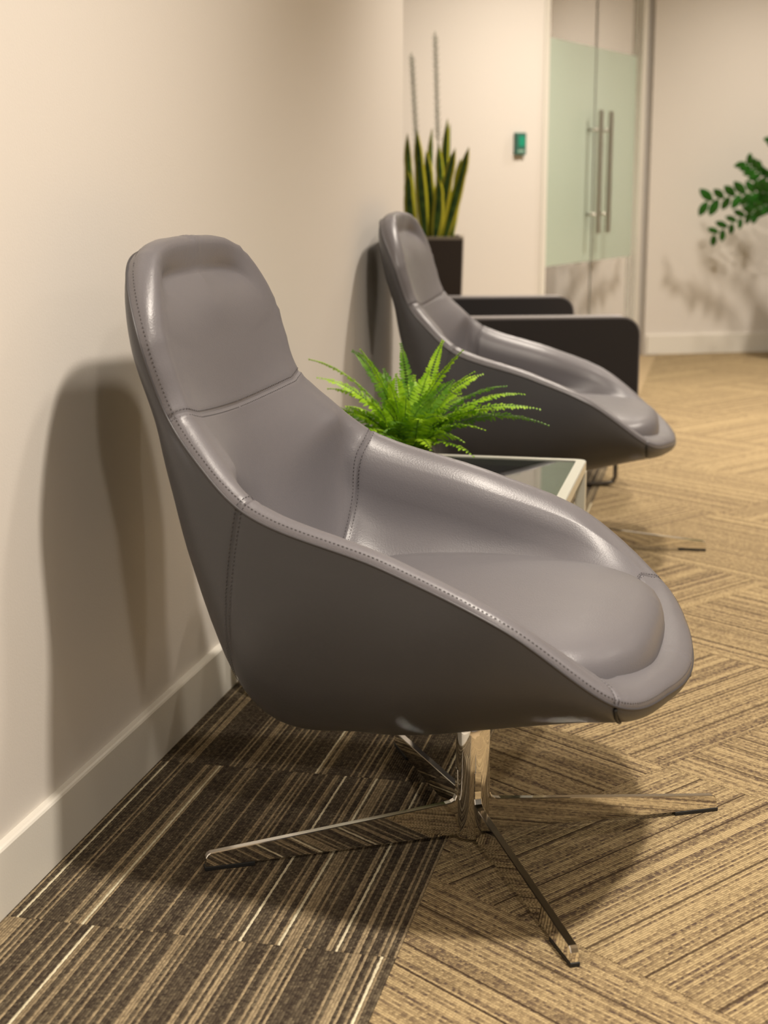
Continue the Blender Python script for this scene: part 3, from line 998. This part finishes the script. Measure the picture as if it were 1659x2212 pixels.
for pts, nl, sz in [([(-.05, 0, .72), (-.16, -.02, .90), (-.30, -.03, .945), (-.57, -.05, .895)], 22, .095),
                    ([(-.05, .0, .72), (-.18, .0, .86), (-.32, .02, .83), (-.52, .02, .705)], 20, .072),
                    ([(-.04, .02, .72), (-.10, .02, .98), (-.25, .0, 1.03), (-.36, -.02, 1.11)], 18, .08),
                    ([(.0, 0, .72), (-.05, .0, .98), (-.16, .0, 1.15), (-.20, .0, 1.23)], 12, .07),
                    ([(.0, -.03, .72), (-.12, -.06, .86), (-.22, -.08, .88), (-.33, -.10, .84)], 12, .06),
                    ([(.03, 0, .72), (.06, .0, .98), (.16, .0, 1.15), (.24, .0, 1.2)], 12, .07),
                    ([(.03, 0, .72), (.16, .0, .90), (.30, .0, .95), (.45, .0, .85)], 12, .07)]:
    zz_stem(pts, nl, sz)

# ------------------------------------------------------------------ glass double door in the angled wall
M_clear = mat('clear_door_glass', (0.80, 0.88, 0.83), 0.0)
bsdf(M_clear).inputs['Transmission Weight'].default_value = 1.0
bsdf(M_clear).inputs['IOR'].default_value = 1.15
M_film = mat('frosted_green_film', (0.60, 0.74, 0.62), 0.5, 0, 0.3)
bsdf(M_film).inputs['Transmission Weight'].default_value = 0.35
M_gasket = mat('grey_glass_edge', (0.20, 0.20, 0.17), 0.4)
def dpt(al, out):
    p = DL + DD * al + DN * out
    return p
def door_box(al0, al1, o0, o1, z0, z1):
    P = [dpt(al0, o0), dpt(al1, o0), dpt(al1, o1), dpt(al0, o1)]
    return MB().prism([(p.x, p.y) for p in P], z0, z1)
FR = 0.055
frame = MB()
frame = door_box(0.0, FR, -0.10, 0.012, 0.0, CEIL)
fo = struct(frame.build('trim_1', M_base))
struct(door_box(DLEN - FR - .02, DLEN + 0.005, -0.10, 0.012, 0.0, CEIL).build('trim_2', M_base))
SEAM = 0.80
Z0, ZF0, ZF1, ZT = 0.012, 0.585, 1.70, CEIL - 0.04
for k, (a0, a1, hx) in enumerate(((FR + .006, SEAM - .006, SEAM - 0.085), (SEAM + .006, DLEN - FR - .026, SEAM + 0.075))):
    leaf = struct(door_box(a0, a1, -0.030, -0.020, Z0, ZT).build('door_%d' % (k + 1), M_clear))
    leaf['label'] = ('left' if k == 0 else 'right') + ' leaf of the frosted glass double door'
    door_box(a0 + .004, a1 - .004, -0.0195, -0.0185, ZF0, ZF1).build('frosted_band', M_film, leaf, label='pale green frosted band across the clear glass')
    ed = (SEAM - .006) if k == 0 else (SEAM + .001)
    door_box(ed, ed + .005, -0.033, -0.017, Z0, ZT).build('edge_seal', M_gasket, leaf)
    for side, off in (('front', 0.045), ('back', -0.095)):
        c = dpt(hx, off)
        h = MB().tube([(c.x, c.y, 0.735), (c.x, c.y, 1.375)], 0.014, 14).build('door_handle', M_steel, leaf, smooth=True, autosmooth=40, label='brushed steel bar pull')
        for z in (0.835, 1.275):
            q = dpt(hx, -0.018 if side == 'front' else -0.031)
            MB().tube([(c.x, c.y, z), (q.x, q.y, z)], 0.008, 10).build('standoff', M_steel, h, smooth=True)
c = dpt(SEAM - 0.045, -0.008)
lk = door_box(SEAM - 0.10, SEAM - 0.015, -0.05, -0.0312, 0.96, 1.13).build('lock_case', M_gasket, bpy.data.objects['door_1'])
# room behind the glass
struct(vertical_plane_box('wall_behind_door', DR - DN * 2.6 + DD * 0.0, DAZ, -3.5, 2.2, 0.1, 0, CEIL, M_wall))
struct(vertical_plane_box('wall_office_side', DR - DN * 0.12 + DD * 0.42, DAZ - math.pi / 2, 0.0, 2.5, 0.1, 0, CEIL, M_wall))
l = bpy.data.lights.new('office_lamp', 'SPOT'); l.energy = 38; l.color = WARM; l.shadow_soft_size = 0.1; l.spot_size = R_(150); l.spot_blend = 0.8
lo = bpy.data.objects.new('office_lamp', l); COL.objects.link(lo)
p = DL + DD * 0.55 - DN * 1.35
lo.location = (p.x, p.y, CEIL - 0.05)

# ------------------------------------------------------------------ thermostat
thp = DL - TD * 0.135 + TN * 0.0
th_ = thing('thermostat', 'small wall thermostat with a green screen beside the glass door', 'thermostat', (thp.x, thp.y, 1.185), math.pi / 2 - TAZ)
# local x runs along the wall, -y towards the room
MB().box((0, -0.010, 0), (0.062, 0.019, 0.105), 0, 0.003).build('housing', mat('green_grey_plastic', (0.045, 0.14, 0.11), 0.4), th_)
MB().box((0.004, -0.0203, 0.012), (0.036, 0.0015, 0.050)).build('screen', mat('screen_green', (0.02, 0.32, 0.20), 0.2), th_, label='green display')
MB().box((0.0, -0.0203, -0.034), (0.036, 0.0015, 0.009)).build('button', mat('pale_button', (0.35, 0.55, 0.45), 0.4), th_)
